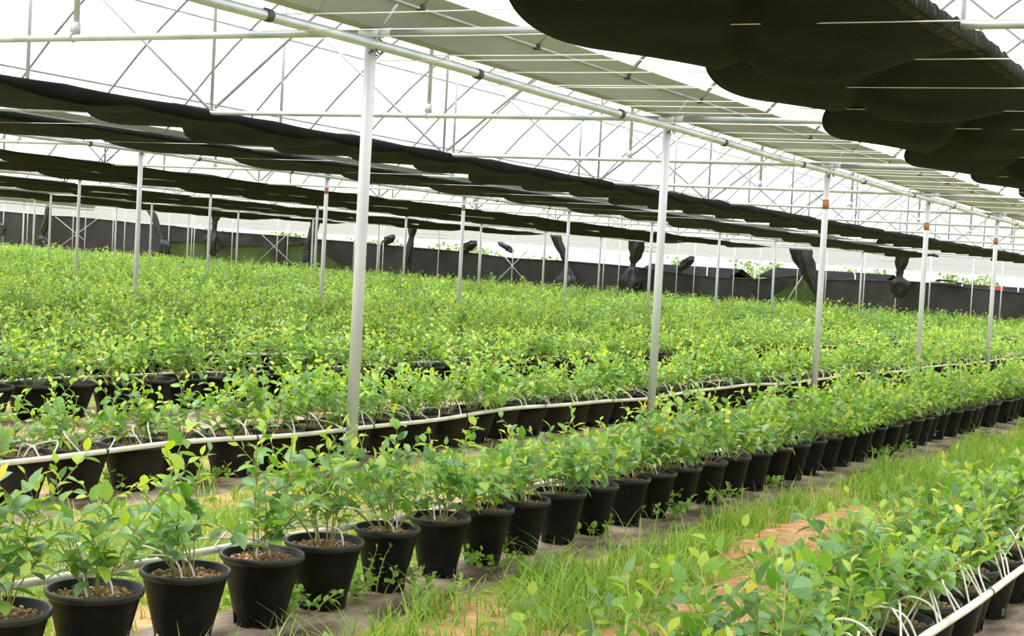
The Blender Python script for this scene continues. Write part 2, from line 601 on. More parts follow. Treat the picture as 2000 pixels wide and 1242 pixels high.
SPNAME = {-1: 'nearest', 0: 'second', 1: 'third', 2: 'fourth', 3: 'fifth', 4: 'sixth', 5: 'seventh'}
tcount = {}
for j in range(-1, 4):
    for i in range(-1, 11):
        x = BAY * i
        y0, y1 = SPAN * j, SPAN * (j + 1)
        ym = (y0 + y1) / 2
        if not any(seen(x, y0 + SPAN * k / 12, z, 5) for k in range(13) for z in (EAVE, EAVE + 1.5)):
            continue
        tcount[j] = tcount.get(j, 0) + 1
        t = thing('roof_truss', G(x, ym, EAVE), f'{nth(tcount[j])} steel roof truss from the camera end of the {SPNAME[j]} arched span', 'roof truss', 'roof trusses across the spans')
        mb = MB()
        mb.tube([G(x, y0 + 0.06, EAVE), G(x, ym, EAVE - 0.01), G(x, y1 - 0.06, EAVE)], 0.027, 8)
        mb.build('bottom_chord', M['steel_pipe'], t)

        def br(nm, a, c, r, mat):
            bb = MB()
            bb.tube([a, c], r, 6)
            bb.build(nm, mat, t)
        br('king_post', G(x + 0.03, ym, EAVE + 0.02), G(x + 0.03, ym, arch(SPAN / 2) - 0.02), 0.020, M['brace'])
        for s in (-1, 1):
            br('web_brace', G(x + 0.03, ym + 0.05 * s, EAVE + 0.05), G(x + 0.03, ym + 3.25 * s, arch(SPAN / 2 - 3.25) - 0.02), 0.018, M['brace'])
            br('strut', G(x + 0.03, ym + 3.0 * s, EAVE + 0.02), G(x + 0.03, ym + 3.0 * s, arch(SPAN / 2 - 3.0) - 0.02), 0.024, M['brace'])
            cb = MB()
            cb.box(G(x + 0.02, ym + 3.0 * s, EAVE + 0.07), 0.05, 0.06, 0.10)
            cb.tube([G(x + 0.034 * math.cos(a), ym + 3.0 * s, EAVE + 0.034 * math.sin(a)) for a in [q * math.pi / 5 for q in range(11)]], 0.008, 5)
            cb.build('clamp', M['brace'], t)

HOOP = BAY / 3
hc = {}
for j in range(-1, 4):
    for k in range(-5, 33):
        x = 0.28 + HOOP * k
        ok = [seen(x, SPAN * (j + t / 16), arch(min(t, 16 - t) / 16 * SPAN), 5) for t in range(17)]
        if not any(ok):
            continue
        hc[j] = hc.get(j, 0) + 1
        mb = MB()
        pts = []
        for t in range(25):
            u = t / 24
            d = min(u, 1 - u) * SPAN
            pts.append(G(x, SPAN * j + 0.21 + (SPAN - 0.42) * u, arch(d) - 0.05))
        mb.tube(pts, 0.018, 6)
        o = mb.build('roof_hoop', M['hoop'], origin=G(x, SPAN * (j + 0.5), EAVE))
        tag(o, f'{nth(hc[j])} thin steel roof hoop from the camera end of the {SPNAME[j]} arched span', 'roof hoop', 'roof hoops under the film')
        if j == -1:
            cb = MB()
            cb.box(G(x, -0.215, EAVE + 0.25), 0.05, 0.05, 0.12)
            cb.build('foot_clamp', M['clip'], o)

PUR = [('lowest', 0.58), ('middle', 1.85), ('upper', 3.7), ('ridge', SPAN / 2)]
for j in range(-1, 4):
    for nm, d in PUR:
        for side in (0, 1):
            if nm == 'ridge' and side:
                continue
            y = SPAN * j + (d if side == 0 else SPAN - d)
            z = arch(d) - 0.085
            if not any(seen(-6 + k * 1.5, y, z, 5) for k in range(42)):
                continue
            mb = MB()
            mb.tube([G(-6 + (XW + 6) * k / 20, y, z) for k in range(21)], 0.016, 6)
            o = mb.build('purlin', M['hoop'] if d < 1 else M['brace'], origin=G(-6, y, z))
            w = 'ridge' if nm == 'ridge' else nm + (' near side' if side == 0 else ' far side')
            tag(o, f'{w} steel purlin running the length of the {SPNAME[j]} arched span', 'purlin', 'purlins along the spans')

wn = 0
WIRES = []
for k in range(-6, 14):
    WIRES.append((0.35 + 1.3 * k, -9.5, 0.2, EAVE - 0.14, 'low', 'running under the big curtain'))
for k in range(-2, 16):
    WIRES.append((-0.15 + 0.87 * k, -1.9, 0.2, EAVE - 0.045, 'upper', 'close under the nearest gutter'))
for k in range(1, 11):
    WIRES.append((0.6 + 2.6 * k, 8.2, 13.4, EAVE - 0.11, 'far', 'close under the second gutter'))
wc = {}
for x, ya, yb, z, nm, where in WIRES:
    if not any(seen(x, ya + (yb - ya) * s_ / 20, z, 5) for s_ in range(21)):
        continue
    wc[nm] = wc.get(nm, 0) + 1
    mb = MB()
    mb.tube([G(x, ya + (yb - ya) * s_ / 8, z - 0.008 * math.sin(math.pi * s_ / 8)) for s_ in range(9)], 0.0036, 4)
    o = mb.build('support_wire', M['wire'], origin=G(x, ya, z))
    tag(o, f'{nth(wc[nm])} thin white wire from the camera {where}', 'wire', 'white wires stretched under the gutters')


# ------------------------------------------------------------------ shade curtains gathered along the spans
def hash1(a):
    return (math.sin(a * 12.9898) * 43758.5453) % 1.0


def sheet_curtain(name, x0, x1, yn, yf, zt, period, phase, sag_n, sag_f, sag_m, label, nx=260, nyy=14, bulge=0.2, drift=0.0, top=0.05, wob=0.03, group=None, fold=0.0):
    """gathered cloth lying on the wires: sagging underside, rumpled top, closed into one bundle"""
    root = thing(name, G(x0, yn, zt), label, 'shade curtain', group)
    rows, hem_n, hem_f = [], [], []
    for i in range(nx + 1):
        x = x0 + (x1 - x0) * i / nx
        c = (x - phase) / period
        n = math.floor(c)
        t = c - n
        am = 0.75 + 0.5 * hash1(n + yn)
        s_edge = math.sin(math.pi * t ** 0.85) ** 0.8 * am
        s_mid = (t ** 1.1) * (1 - max(0, (t - 0.80) / 0.20) ** 2) * am * 1.25
        dr = drift * (x - x0)
        row = []
        for k in range(nyy + 1):
            w = k / nyy
            sg = (sag_n * (1 - w) ** 1.5 + sag_f * w ** 1.5) * s_edge + sag_m * math.sin(math.pi * w) * s_mid
            yy = yn + (yf - yn) * w + dr
            yy += math.copysign(bulge, yf - yn) * s_edge * w ** 2
            wr = wob * (math.sin(x * 5.1 + w * 9 + n) * 0.35 + math.sin(x * 2.3 - w * 5.0 + 3 * hash1(n)) * 0.6) * math.sin(math.pi * min(1, w * 1.1))
            crease = 0.10 * math.exp(-((w - 0.25 - 0.55 * t - 0.1 * hash1(n + 3)) / 0.045) ** 2) * (1 if 0.1 < t < 0.92 else 0) * (wob > 0.02)
            row.append(G(x, yy, zt - sg + wr * 0.5 + crease))
        for k in range(5):
            w = 1 - (k + 0.5) / 5
            yy = yn + (yf - yn) * w + dr
            yy += math.copysign(bulge, yf - yn) * s_edge * w ** 2
            lift = top * (0.4 + 0.6 * hash1(n * 3 + k)) * (0.5 + 0.5 * math.sin(x * 1.9 + k))
            sg = (sag_n * (1 - w) ** 1.5 + sag_f * w ** 1.5) * s_edge
            row.append(G(x, yy, zt - sg * 0.9 + 0.012 + lift))
        rows.append(row)
        hem_n.append(row[0])
        hem_f.append(row[nyy])
    mb = MB()
    mb.quad_grid(rows, True)
    mb.build('cloth', M['net_lit' if fold else 'net'], root)
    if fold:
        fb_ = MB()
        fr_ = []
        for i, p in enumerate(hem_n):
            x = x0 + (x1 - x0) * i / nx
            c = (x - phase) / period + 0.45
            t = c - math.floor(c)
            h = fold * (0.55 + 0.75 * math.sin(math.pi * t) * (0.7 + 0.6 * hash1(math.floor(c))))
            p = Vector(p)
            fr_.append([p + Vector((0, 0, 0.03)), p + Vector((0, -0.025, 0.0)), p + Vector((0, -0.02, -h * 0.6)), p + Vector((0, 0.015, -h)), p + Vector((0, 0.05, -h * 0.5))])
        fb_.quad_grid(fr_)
        o = fb_.build('front_shadow_flap', M['net_hem'], root)  # added flap, near-black to paint the shadowed band along the near edge
        o['label'] = 'near-black front flap painted as the shadowed band'
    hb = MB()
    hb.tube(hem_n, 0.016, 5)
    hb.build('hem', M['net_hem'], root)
    return root, rows, nyy


root0, rows0, ny0 = sheet_curtain('shade_curtain', -9.5, 30, -4.02, -2.24, EAVE - 0.035, 2.72, 0.68, 0.03, 0.16, 0.20,
                                  'wide black shade curtain sagging on the wires at the top right', nx=420, nyy=26, bulge=0.30, wob=0.05)
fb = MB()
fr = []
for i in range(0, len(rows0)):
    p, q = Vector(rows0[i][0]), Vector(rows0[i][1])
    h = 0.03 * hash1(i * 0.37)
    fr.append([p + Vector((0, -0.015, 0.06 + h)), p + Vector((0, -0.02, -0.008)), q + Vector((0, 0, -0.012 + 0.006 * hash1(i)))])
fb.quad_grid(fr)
o = fb.build('frayed_glint_edge', M['frayed'], root0)
o['label'] = 'frayed edge with painted pale glints'

CUR = [  # yn, yf, x0, x1, period, phase, drift, zoff, label
    (6.05, 7.55, -3, XW - 0.5, 1.733, 1.25, -0.03, 0.0, 'long scalloped black shade curtain nearest the camera in the second span'),
    (9.35, 10.55, -3, 55, 3.1, 2.0, 0.0, -0.02, 'black shade curtain gathered just before the second gutter'),
    (17.1, 18.9, -3, 56.5, 2.6, 1.0, 0.0, 0.0, 'thick black shade curtain in the middle of the third span'),
    (21.1, 22.6, 0, 56.5, 2.6, 0.4, 0.0, 0.0, 'black shade curtain gathered just before the third gutter'),
    (28.4, 30.0, 5, 56.5, 2.6, 0.9, 0.0, 0.0, 'black shade curtain in the middle of the fourth span'),
    (32.9, 34.3, 8, 56.5, 2.6, 0.2, 0.0, 0.0, 'black shade curtain gathered just before the fourth gutter'),
    (40.0, 41.4, 15, 56.5, 2.6, 0.5, 0.0, 0.0, 'black shade curtain in the middle of the fifth span'),
    (44.6, 45.7, 20, 56.5, 2.6, 1.5, 0.0, 0.0, 'black shade curtain gathered before the fifth gutter'),
]
for n, (yn, yf, x0, x1, per, ph, dr, zo, lab) in enumerate(CUR):
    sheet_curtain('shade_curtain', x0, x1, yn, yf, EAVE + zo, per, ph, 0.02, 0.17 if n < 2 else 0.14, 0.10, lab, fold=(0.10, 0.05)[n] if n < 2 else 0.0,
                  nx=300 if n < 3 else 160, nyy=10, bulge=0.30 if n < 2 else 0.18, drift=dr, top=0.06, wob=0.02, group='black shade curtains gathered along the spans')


# ------------------------------------------------------------------ end wall
def wall_pt(u, v, x=XW):
    """the point of the end wall behind a point measured on the photograph"""
    d = r2 * (u - 1000) / FPX - u2 * (v - 621) / FPX + fwd
    t = (x - CAM[0]) / d[0]
    p = CAM + t * d
    return p[1], p[2] - SA * p[0] - SB * p[1]


film_b = [(-40, 405), (200, 428), (270, 434), (500, 447), (640, 455), (1000, 473), (1500, 508), (2000, 540), (2100, 546)]
sm = MB()
rows = []
for u, v in film_b:
    y, z = wall_pt(u, v)
    rows.append([G(XW + 0.35, y, EAVE + 0.3), G(XW + 0.35, y, (EAVE + z) / 2), G(XW + 0.35, y, z)])
sm.quad_grid(rows)
struct(sm.build('wall_back', M['side_film'], origin=rows[0][0]), 'strip of white film along the top of the end wall')
for nm, dz, r in (('upper', 0.04, 0.03), ('middle', -0.32, 0.014)):
    rb = MB()
    pts = [G(XW - 0.05, y, EAVE + dz) for y in (2, 20, 40, 60, 72)]
    rb.tube(pts, r, 6)
    struct(rb.build('trim_1' if nm == 'upper' else 'trim_2', M['wallpost'], origin=pts[0]), f'{nm} steel rail of the end wall')
rb = MB()
pts = []
for u, v in film_b:
    y, z = wall_pt(u, v)
    pts.append(G(XW - 0.06, y, z))
rb.tube(pts, 0.022, 6)
struct(rb.build('trim_3', M['wallpost'], origin=pts[0]), 'roll bar under the wall film')

TOP = [(-60, 408), (0, 413), (100, 422), (170, 425), (270, 437), (330, 441), (420, 452), (500, 458), (560, 462), (620, 468), (690, 473), (740, 478), (900, 492),
       (1000, 505), (1100, 510), (1200, 518), (1240, 522), (1330, 535), (1400, 542), (1480, 546), (1560, 538), (1610, 546), (1700, 548), (1770, 550), (1800, 552), (1900, 563), (2000, 573), (2080, 580)]


def top_at(u):
    for (a, b_), (c, d) in zip(TOP, TOP[1:]):
        if a <= u <= c:
            return b_ + (d - b_) * (u - a) / (c - a)
    return 500


def net_panel(u0, u1, label, bot=None, mat='wall_net', tops=None, dx=0.0):
    mb = MB()
    rows = []
    n = max(4, int((u1 - u0) / 14))
    for i in range(n + 1):
        u = u0 + (u1 - u0) * i / n
        v = tops(u) if tops else top_at(u)
        y, z = wall_pt(u, v, XW + dx)
        zb = 0.02 if bot is None else wall_pt(u, bot(u), XW + dx)[1]
        r = []
        for k in range(7):
            w = k / 6
            fx = 0.05 * math.sin(u * 0.11 + w * 2) * math.sin(math.pi * w) + 0.03 * math.sin(u * 0.31 + 4 * w)
            r.append(G(XW + dx + fx, y, z + (zb - z) * w))
        rows.append(r)
    mb.quad_grid(rows)
    # folded top edge gives the cloth its thickness
    e = [Vector(r[0]) for r in rows]
    mb.tube(e, 0.035, 5)
    o = mb.build('shade_net', M[mat], origin=rows[0][-1])
    tag(o, label, 'shade net', 'shade nets hung along the end wall')


net_panel(-50, 168, 'black shade net at the left end of the far wall')
net_panel(168, 318, 'black shade net between the first two tied curtains on the far wall')
net_panel(318, 418, 'short black net above a thin green one left of the knotted curtain', bot=lambda u: 472)
net_panel(316, 420, 'thin green net low down left of the knotted curtain', mat='green_net', tops=lambda u: 468, dx=0.15)
net_panel(418, 560, 'short black net draped above green light behind the crossed braces', bot=lambda u: 480 + max(0, (u - 520)) * 1.2)
net_panel(418, 606, 'thin green net low down behind the crossed braces', mat='green_net', tops=lambda u: 474, dx=0.15)
net_panel(552, 612, 'short black net left of the third tied curtain', bot=lambda u: 478)
net_panel(612, 700, 'black net draped in a slanting curve right of the third tied curtain', bot=lambda u: 474 + 62 * ((u - 612) / 88) ** 0.8)
net_panel(610, 702, 'thin green net showing under the slanting black net', mat='green_net', tops=lambda u: 476, dx=0.15)
net_panel(700, 805, 'black shade net behind the tall nearest post')
net_panel(805, 1000, 'wide black shade net between two tied curtains at mid wall')
net_panel(1000, 1112, 'black shade net left of the dangling thin tied curtain')
net_panel(1112, 1240, 'black shade net between the two tied curtains right of middle')
net_panel(1240, 1470, 'wide sagging black shade net right of the bow-tied curtain')
net_panel(1470, 1562, 'black net lifted at one corner beside the sloping pole', bot=lambda u: 606 - 64 * (u - 1470) / 92)
net_panel(1470, 1600, 'thin green net in the triangular gap beside the sloping pole', mat='green_net', tops=lambda u: top_at(u) + 3, dx=0.15)
net_panel(1598, 1768, 'black shade net right of the wide tied curtain')
net_panel(1768, 2080, 'black shade net at the right end of the far wall')

WP = [(5, 'end'), (52, ''), (66, ''), (141, ''), (165, ''), (219, ''), (242, ''), (328, ''), (373, ''), (378, ''), (452, ''), (540, ''), (560, ''), (690, ''), (740, ''),
      (747, ''), (855, ''), (938, ''), (1000, ''), (1178, ''), (1208, ''), (1321, ''), (1355, ''), (1432, ''), (1482, ''), (1556, ''), (1612, ''), (1687, ''), (1750, ''), (1815, ''), (1898, ''), (1955, '')]
for n, (u, _) in enumerate(WP):
    y, _z = wall_pt(u, 480 + u * 0.05, XW - 0.25)
    mb = MB()
    mb.tube([G(XW - 0.25, y, -0.1), G(XW - 0.25, y, EAVE)], 0.028, 8)
    o = mb.build('wall_post', M['wallpost'], origin=G(XW - 0.25, y, 0))
    tag(o, f'{nth(n + 1)} thin steel wall post from the left along the far netted wall', 'post', 'thin posts along the end wall')
BR = [((108, 423), (165, 470), 'falling brace of the crossed pair at the left end of the wall'),
      ((193, 425), (100, 493), 'rising brace of the crossed pair at the left end of the wall'),
      ((505, 452), (576, 521), 'falling brace of the crossed pair left of the tall near post'),
      ((571, 448), (498, 515), 'rising brace of the crossed pair left of the tall near post'),
      ((1030, 489), (946, 573), 'rising brace of the crossed pair at mid wall'),
      ((978, 492), (1027, 552), 'falling brace of the crossed pair at mid wall'),
      ((1584, 515), (1524, 606), 'pale pole leaning across the triangular gap in the net')]
for a, c, lab in BR:
    ya, za = wall_pt(*a, XW - 0.5)
    yc, zc = wall_pt(*c, XW - 0.5)
    mb = MB()
    mb.tube([G(XW - 0.5, ya, za), G(XW - 0.45, yc, zc)], 0.03 if 'pole' in lab else 0.02, 6)
    o = mb.build('brace', M['wallpost'], origin=G(XW - 0.5, yc, zc))
    tag(o, lab, 'brace')


def tied(pts, label, x=XW - 0.7):
    """a curtain end let down and knotted: pleated cloth along a line of (u, v, half width)"""
    n = 14
    rows = []
    sp = []
    for (u0, v0, w0), (u1, v1, w1) in zip(pts, pts[1:]):
        for k in range(5):
            t = k / 5
            sp.append((u0 + (u1 - u0) * t, v0 + (v1 - v0) * t, w0 + (w1 - w0) * (t * t * (3 - 2 * t))))
    sp.append(pts[-1])
    for q, (u, v, w) in enumerate(sp):
        y, z = wall_pt(u, v, x)
        ya, _ = wall_pt(u + w, v, x)
        r = abs(y - ya)
        row = []
        for k in range(n * 2):
            a = math.pi * k / n
            pl = 1 + 0.22 * math.cos(7 * a + 0.25 * q) + 0.10 * math.sin(3 * a + q * 0.6)
            row.append(G(x + 0.55 * r * pl * math.cos(a), y + r * pl * math.sin(a), z))
        rows.append(row)
    t = thing('tied_curtain', G(x, wall_pt(pts[-1][0], pts[-1][1], x)[0], 0.2), label, 'tied curtain', 'curtain ends tied down at the end wall')
    mb = MB()
    mb.quad_grid(rows, True, flip=True)
    mb.f.append(tuple(range(2 * n)))
    mb.m.append(0)
    e = len(mb.v) - 2 * n
    mb.f.append(tuple(e + k for k in range(2 * n))[::-1])
    mb.m.append(0)
    mb.build('cloth', M['tied'], t)
    kn = min(range(1, len(pts) - 1), key=lambda i: pts[i][2])
    u, v, w = pts[kn]
    y, z = wall_pt(u, v, x)
    r = abs(wall_pt(u + w, v, x)[0] - y) * 1.15
    kb = MB()
    kb.tube([G(x + 0.6 * r * math.cos(a), y + r * 1.1 * math.sin(a), z) for a in [k * math.pi / 8 for k in range(17)]], 0.03, 6)
    kb.build('tie', M['tied'], t)


tied([(1244, 465, 14), (1244, 480, 13), (1241, 500, 10), (1236, 518, 4), (1234, 530, 12), (1234, 550, 19), (1233, 573, 17)], 'bow-shaped tied black curtain with a wide skirt below its knot')
tied([(1085, 459, 9), (1092, 478, 8), (1101, 500, 6), (1107, 518, 3.5), (1108, 532, 10), (1107, 550, 20), (1106, 570, 19)], 'thin slanting tied black curtain with a bunched foot')
tied([(1563, 486, 19), (1569, 505, 18), (1578, 530, 14), (1590, 558, 10), (1598, 578, 6), (1598, 590, 10)], 'wide tied black curtain sloping down beside the pale pole')
tied([(1766, 493, 14), (1762, 510, 11), (1757, 532, 6), (1757, 540, 6), (1759, 552, 17), (1757, 568, 14), (1755, 582, 6)], 'short tied black curtain knotted on top of a wall post')
tied([(808, 433, 9), (806, 446, 7), (803, 466, 4), (801, 480, 6), (794, 510, 8), (788, 538, 10)], 'narrow tied black curtain just right of the nearest post')
tied([(620, 424, 11), (615, 440, 7), (606, 470, 7), (600, 492, 6), (598, 510, 8), (600, 524, 8)], 'straight narrow tied black curtain left of the nearest post')
tied([(424, 420, 8), (419, 436, 4), (418, 448, 4), (414, 468, 12), (416, 486, 11), (414, 500, 5)], 'knotted black curtain with a round bag below on the left wall')
tied([(288, 402, 6), (298, 418, 6), (306, 440, 5), (316, 464, 4), (322, 478, 9), (322, 496, 8)], 'slanting tied black curtain on the left wall')
tied([(95, 400, 4), (93, 420, 5), (86, 446, 6), (82, 458, 4), (84, 468, 9), (86, 476, 8)], 'small tied black curtain near the left end of the wall')
tied([(0, 436, 5), (5, 440, 5), (7, 446, 4), (4, 452, 5), (3, 460, 6)], 'little dark bundle at the extreme left of the wall')
for pts, lab in [([(1352, 500, 4), (1344, 510, 10), (1334, 522, 9), (1328, 531, 3), (1325, 534, 4)], 'rolled black net hanging in the gap right of the second near post'),
                 ([(926, 470, 6), (918, 478, 12), (910, 488, 9), (905, 494, 4)], 'rolled black net in the gap above the mid wall net'),
                 ([(976, 472, 4), (986, 480, 9), (996, 490, 6), (1000, 494, 3)], 'twisted scrap of black net in the gap at mid wall'),
                 ([(768, 458, 3), (762, 464, 8), (756, 472, 9), (752, 478, 4)], 'small rolled black net right of the nearest post'),
                 ([(1828, 550, 4), (1845, 546, 10), (1860, 551, 11), (1874, 553, 5), (1878, 553, 3)], 'rolled black net bundle on top of the right wall net')]:
    tied(pts, lab, XW - 0.15)

# ------------------------------------------------------------------ outside the end wall
for n, (y0, y1, x, h, lab) in enumerate([(38, 75, 75, 2.0, 'dense green hedge outside the left part of the wall'), (2, 36, 90, 2.2, 'loose green hedge far outside the right part of the wall')]):
    m_ = 9000
    px = x + rng.normal(0, 1.0, m_)
    py = rng.uniform(y0, y1, m_)
    pz = rng.uniform(0.1, 1, m_) ** 0.8 * (h + 0.5 * np.sin(py * 0.9) + 0.3 * np.sin(py * 2.7))
    a = rng.uniform(0, 2 * math.pi, m_)
    s = rng.uniform(0.06, 0.17, m_)
    d1 = np.stack([np.cos(a), np.sin(a), rng.uniform(-.6, .6, m_)], 1) * s[:, None]
    d2 = np.stack([-np.sin(a) * .5, np.cos(a) * .5, rng.uniform(.2, 1, m_)], 1) * s[:, None]
    P = np.stack([px, py, pz + SA * px + SB * py], 1)
    V = np.stack([P - d1, P - d2, P + d1, P + d2], 1).reshape(-1, 3)
    me = np_mesh('hedge', V - np.array(G(x, y0)), np.arange(m_ * 4).reshape(-1, 4), np.zeros(m_), [M['hedge']])
    tag(put('hedge', me, loc=G(x, y0)), lab, 'hedge', kind='stuff')
for n, (y0, y1, x, h, d) in enumerate([(6, 13, 68, 1.55, 4), (16, 22, 70, 1.8, 4), (25, 30, 72, 1.6, 3)]):
    t = thing('shed', G(x, y0, 0), ['low grey shed outside the right end of the wall', 'grey open shed outside behind the bow-tied curtain', 'small grey shed outside at mid wall'][n], 'shed')
    mb = MB()
    mb.box(G(x + d / 2, (y0 + y1) / 2, h / 2), d, y1 - y0, h)
    mb.build('body', M['shed'], t, smooth=False)
    mb = MB()
    mb.quad_grid([[G(x - 0.4 + (d + 0.8) * q, yy, h + 0.02 + zz) for q, zz in ((0, 0), (.5, .5), (1, 0), (1, -.08), (.5, .42), (0, -.08))] for yy in (y0 - 0.3, y1 + 0.3)], True)
    mb.build('roof', M['net'], t, smooth=False)
    for k in range(3):
        mb = MB()
        yy = y0 + (y1 - y0) * (k + 0.5) / 3
        mb.box(G(x - 0.03, yy, h * 0.6), 0.06, 0.9, 0.7)
        mb.build('window', M['white_paint'], t, smooth=False)
for n, (yb, xx) in enumerate([(5.2, 62), (8.6, 62), (12.4, 62), (15.6, 62), (19.5, 62)]):
    t = thing('bench', G(xx, yb, 0), f'{nth(n + 1)} white potting bench outside the far wall from the right', 'bench', 'white benches outside the wall')
    mb = MB()
    mb.box(G(xx, yb, 1.5), 0.8, 2.2, 0.06)
    mb.build('top', M['white_paint'], t, smooth=False)
    for sx in (-.35, .35):
        for sy in (-1, 1):
            mb = MB()
            mb.box(G(xx + sx, yb + sy, 0.74), 0.05, 0.05, 1.48)
            mb.build('leg', M['white_paint'], t, smooth=False)
y, z = wall_pt(1945, 566, 60)
t = thing('crate', G(60, y, 0), 'red crate on a stand outside the right end of the wall', 'crate')
mb = MB()
mb.box(G(60, y, z), 0.4, 0.55, 0.28)
mb.build('box', M['red'], t, smooth=False)
mb = MB()
mb.box(G(60, y, (z - 0.14) / 2), 0.3, 0.4, z - 0.14)
mb.build('stand', M['shed'], t, smooth=False)
for n in range(14):
    yy = 3 + n * 2.6
    mb = MB()
    mb.tube([G(66, yy, 0), G(66, yy, 2.1), G(66.4, yy + 0.3, 2.5), G(67, yy + 0.6, 2.6)], 0.035, 6)
    o = mb.build('frame_pole', M['white_paint'], origin=G(66, yy, 0))
    tag(o, f'{nth(n + 1)} bent white frame pole outside the wall counted from the right', 'pole', 'white poles outside the wall')


# ------------------------------------------------------------------ leaves and plants
def leaf_grid(fold, droop, wmax, twist=0.0, full=True):
    st = [(0.0, 0.05), (0.22, 0.72), (0.48, 1.0), (0.76, 0.72), (1.0, 0.04)] if full else [(0.0, 0.12), (0.5, 1.0), (1.0, 0.08)]
    V = []
    for t, w in st:
        hw = w * wmax
        zc = -droop * t * t
        a = twist * t
        for s in (-1, 0, 1):
            V.append((s * hw * math.cos(a), t, zc + abs(s) * hw * fold + s * hw * math.sin(a)))
    F = []
    for i in range(len(st) - 1):
        for j in range(2):
            k = i * 3 + j
            F.append((k, k + 1, k + 4, k + 3))
    return np.array(V), np.array(F)


LEAF = [leaf_grid(f, d, w, tw) for f, d, w, tw in ((0.25, 0.12, 0.30, 0.1), (0.4, 0.22, 0.28, -0.15), (0.12, 0.05, 0.32, 0.2), (0.3, 0.35, 0.31, -0.05), (0.5, 0.1, 0.25, 0.0), (0.2, 0.25, 0.34, 0.25))]
LEAF_FAR = leaf_grid(0.3, 0.15, 0.30, 0.0, False)
LMATS = ['leaf_young', 'leaf_green', 'leaf_blue', 'leaf_yellow']
LEAF_ME = {}
for a, (V, F) in enumerate(LEAF):
    for b_, mn in enumerate(LMATS):
        LEAF_ME[a, b_] = np_mesh('leaf', V, F, np.zeros(len(F)), [M[mn]])


def unit(v):
    return v / (np.linalg.norm(v) + 1e-9)


def gen_plant(r, height=0.42, spread=0.22, lean=(0, 0), canes=6, size=0.062, density=1.0, young=0.3, z0=0.27, base=0.03, blue=0.35, side=2):
    """canes and leaves of one bush about the origin: [(points, radius)], [(pos, dir, normal, size, kind)]"""
    stems, leaves = [], []
    L = np.array([lean[0], lean[1], 0.0])

    def run(p0, d0, length, rad, level):
        nseg = max(4, int(length / 0.05))
        p, d = p0.copy(), unit(d0)
        pts = [p.copy()]
        bend = r.normal(0, 0.10, 3) + np.array([0, 0, 0.03 if level == 0 else 0.09])
        for i in range(nseg):
            d = unit(d + bend * 0.55 + r.normal(0, 0.05, 3) + L * 0.10)
            p = p + d * length / nseg
            if p[2] < z0 - 0.02 and np.hypot(p[0], p[1]) < 0.16:
                p[2] = z0
            p[2] = max(p[2], 0.05)
            pts.append(p.copy())
        stems.append((pts, rad))
        ph = r.uniform(0, 6.28)
        nl = max(3, int(length / 0.034 * density))
        for k in range(nl):
            t = (k + 0.6) / nl
            if t < (0.22 if level == 0 else 0.08):
                continue
            q = t * nseg
            i = min(int(q), nseg - 1)
            pos = pts[i] + (pts[i + 1] - pts[i]) * (q - i)
            ax = unit(pts[i + 1] - pts[i])
            s1 = unit(np.cross(ax, [0.3, 0.2, 1.0]))
            s2 = np.cross(s1, ax)
            a = ph + k * 2.4
            out = s1 * math.cos(a) + s2 * math.sin(a)
            tip = t > 0.80
            dr = unit(out * (0.55 if tip else 0.85) + ax * (0.75 if tip else 0.45) + np.array([0, 0, 0.10 if tip else r.uniform(-0.28, 0.2)]))
            nm = unit(np.array([0, 0, 1.0]) + r.normal(0, 0.27, 3))
            nm = unit(nm - dr * (nm @ dr))
            sz = size * r.uniform(0.75, 1.2) * (0.62 if tip else (1.0 if t < 0.7 else 0.85))
            if tip and r.random() < 0.25 + young * 1.3:
                kd = 0
            elif r.random() < young * 0.35:
                kd = 0
            else:
                kd = 2 if r.random() < blue * (1.2 - 0.6 * t) else 1
            if r.random() < 0.007:
                kd = 3
            leaves.append((pos, dr, nm, sz, kd))
        if level < 1:
            for _ in range(r.integers(1, side + 1)):
                i = r.integers(max(1, nseg // 4), max(2, nseg - 1))
                a = r.uniform(0, 6.28)
                sd = unit(np.array([math.cos(a), math.sin(a), 0.5]) + unit(pts[i + 1] - pts[i]) * 0.6 + L * 0.3)
                run(pts[i], sd, length * r.uniform(0.30, 0.55), rad * 0.65, level + 1)
    for c in range(canes):
        a = 2 * math.pi * c / canes + r.uniform(-0.5, 0.5)
        o = np.array([math.cos(a), math.sin(a), 0.0])
        tilt = r.uniform(0.15, 1.0) * spread / max(height, 0.1) * 1.5
        ln = height * r.uniform(0.55, 1.15) * math.sqrt(1 + 0.3 * tilt * tilt)
        run(o * base + np.array([0, 0, z0]), np.array([0, 0, 1.0]) + o * tilt + L * r.uniform(0.3, 1.0), ln, 0.0036, 0)
    return stems, leaves


def stem_mb(stems, n=4):
    mb = MB()
    for pts, rad in stems:
        k = len(pts)
        mb.tube([Vector(p) for p in pts], [rad * (1.15 - 0.75 * i / (k - 1)) for i in range(k)], n, cap=False)
    return mb


def leaf_arrays(leaves, r, far=False, scale=1.0):
    Vs, Fs, Ms = [], [], []
    n0 = 0
    for pos, dr, nm, sz, kd in leaves:
        V, F = LEAF_FAR if far else LEAF[r.integers(0, len(LEAF))]
        R_ = np.stack([np.cross(dr, nm), dr, nm], 1)
        Vs.append(V @ R_.T * sz * scale + pos)
        Fs.append(F + n0)
        Ms.append(np.full(len(F), kd))
        n0 += len(V)
    return np.concatenate(Vs), np.concatenate(Fs), np.concatenate(Ms)


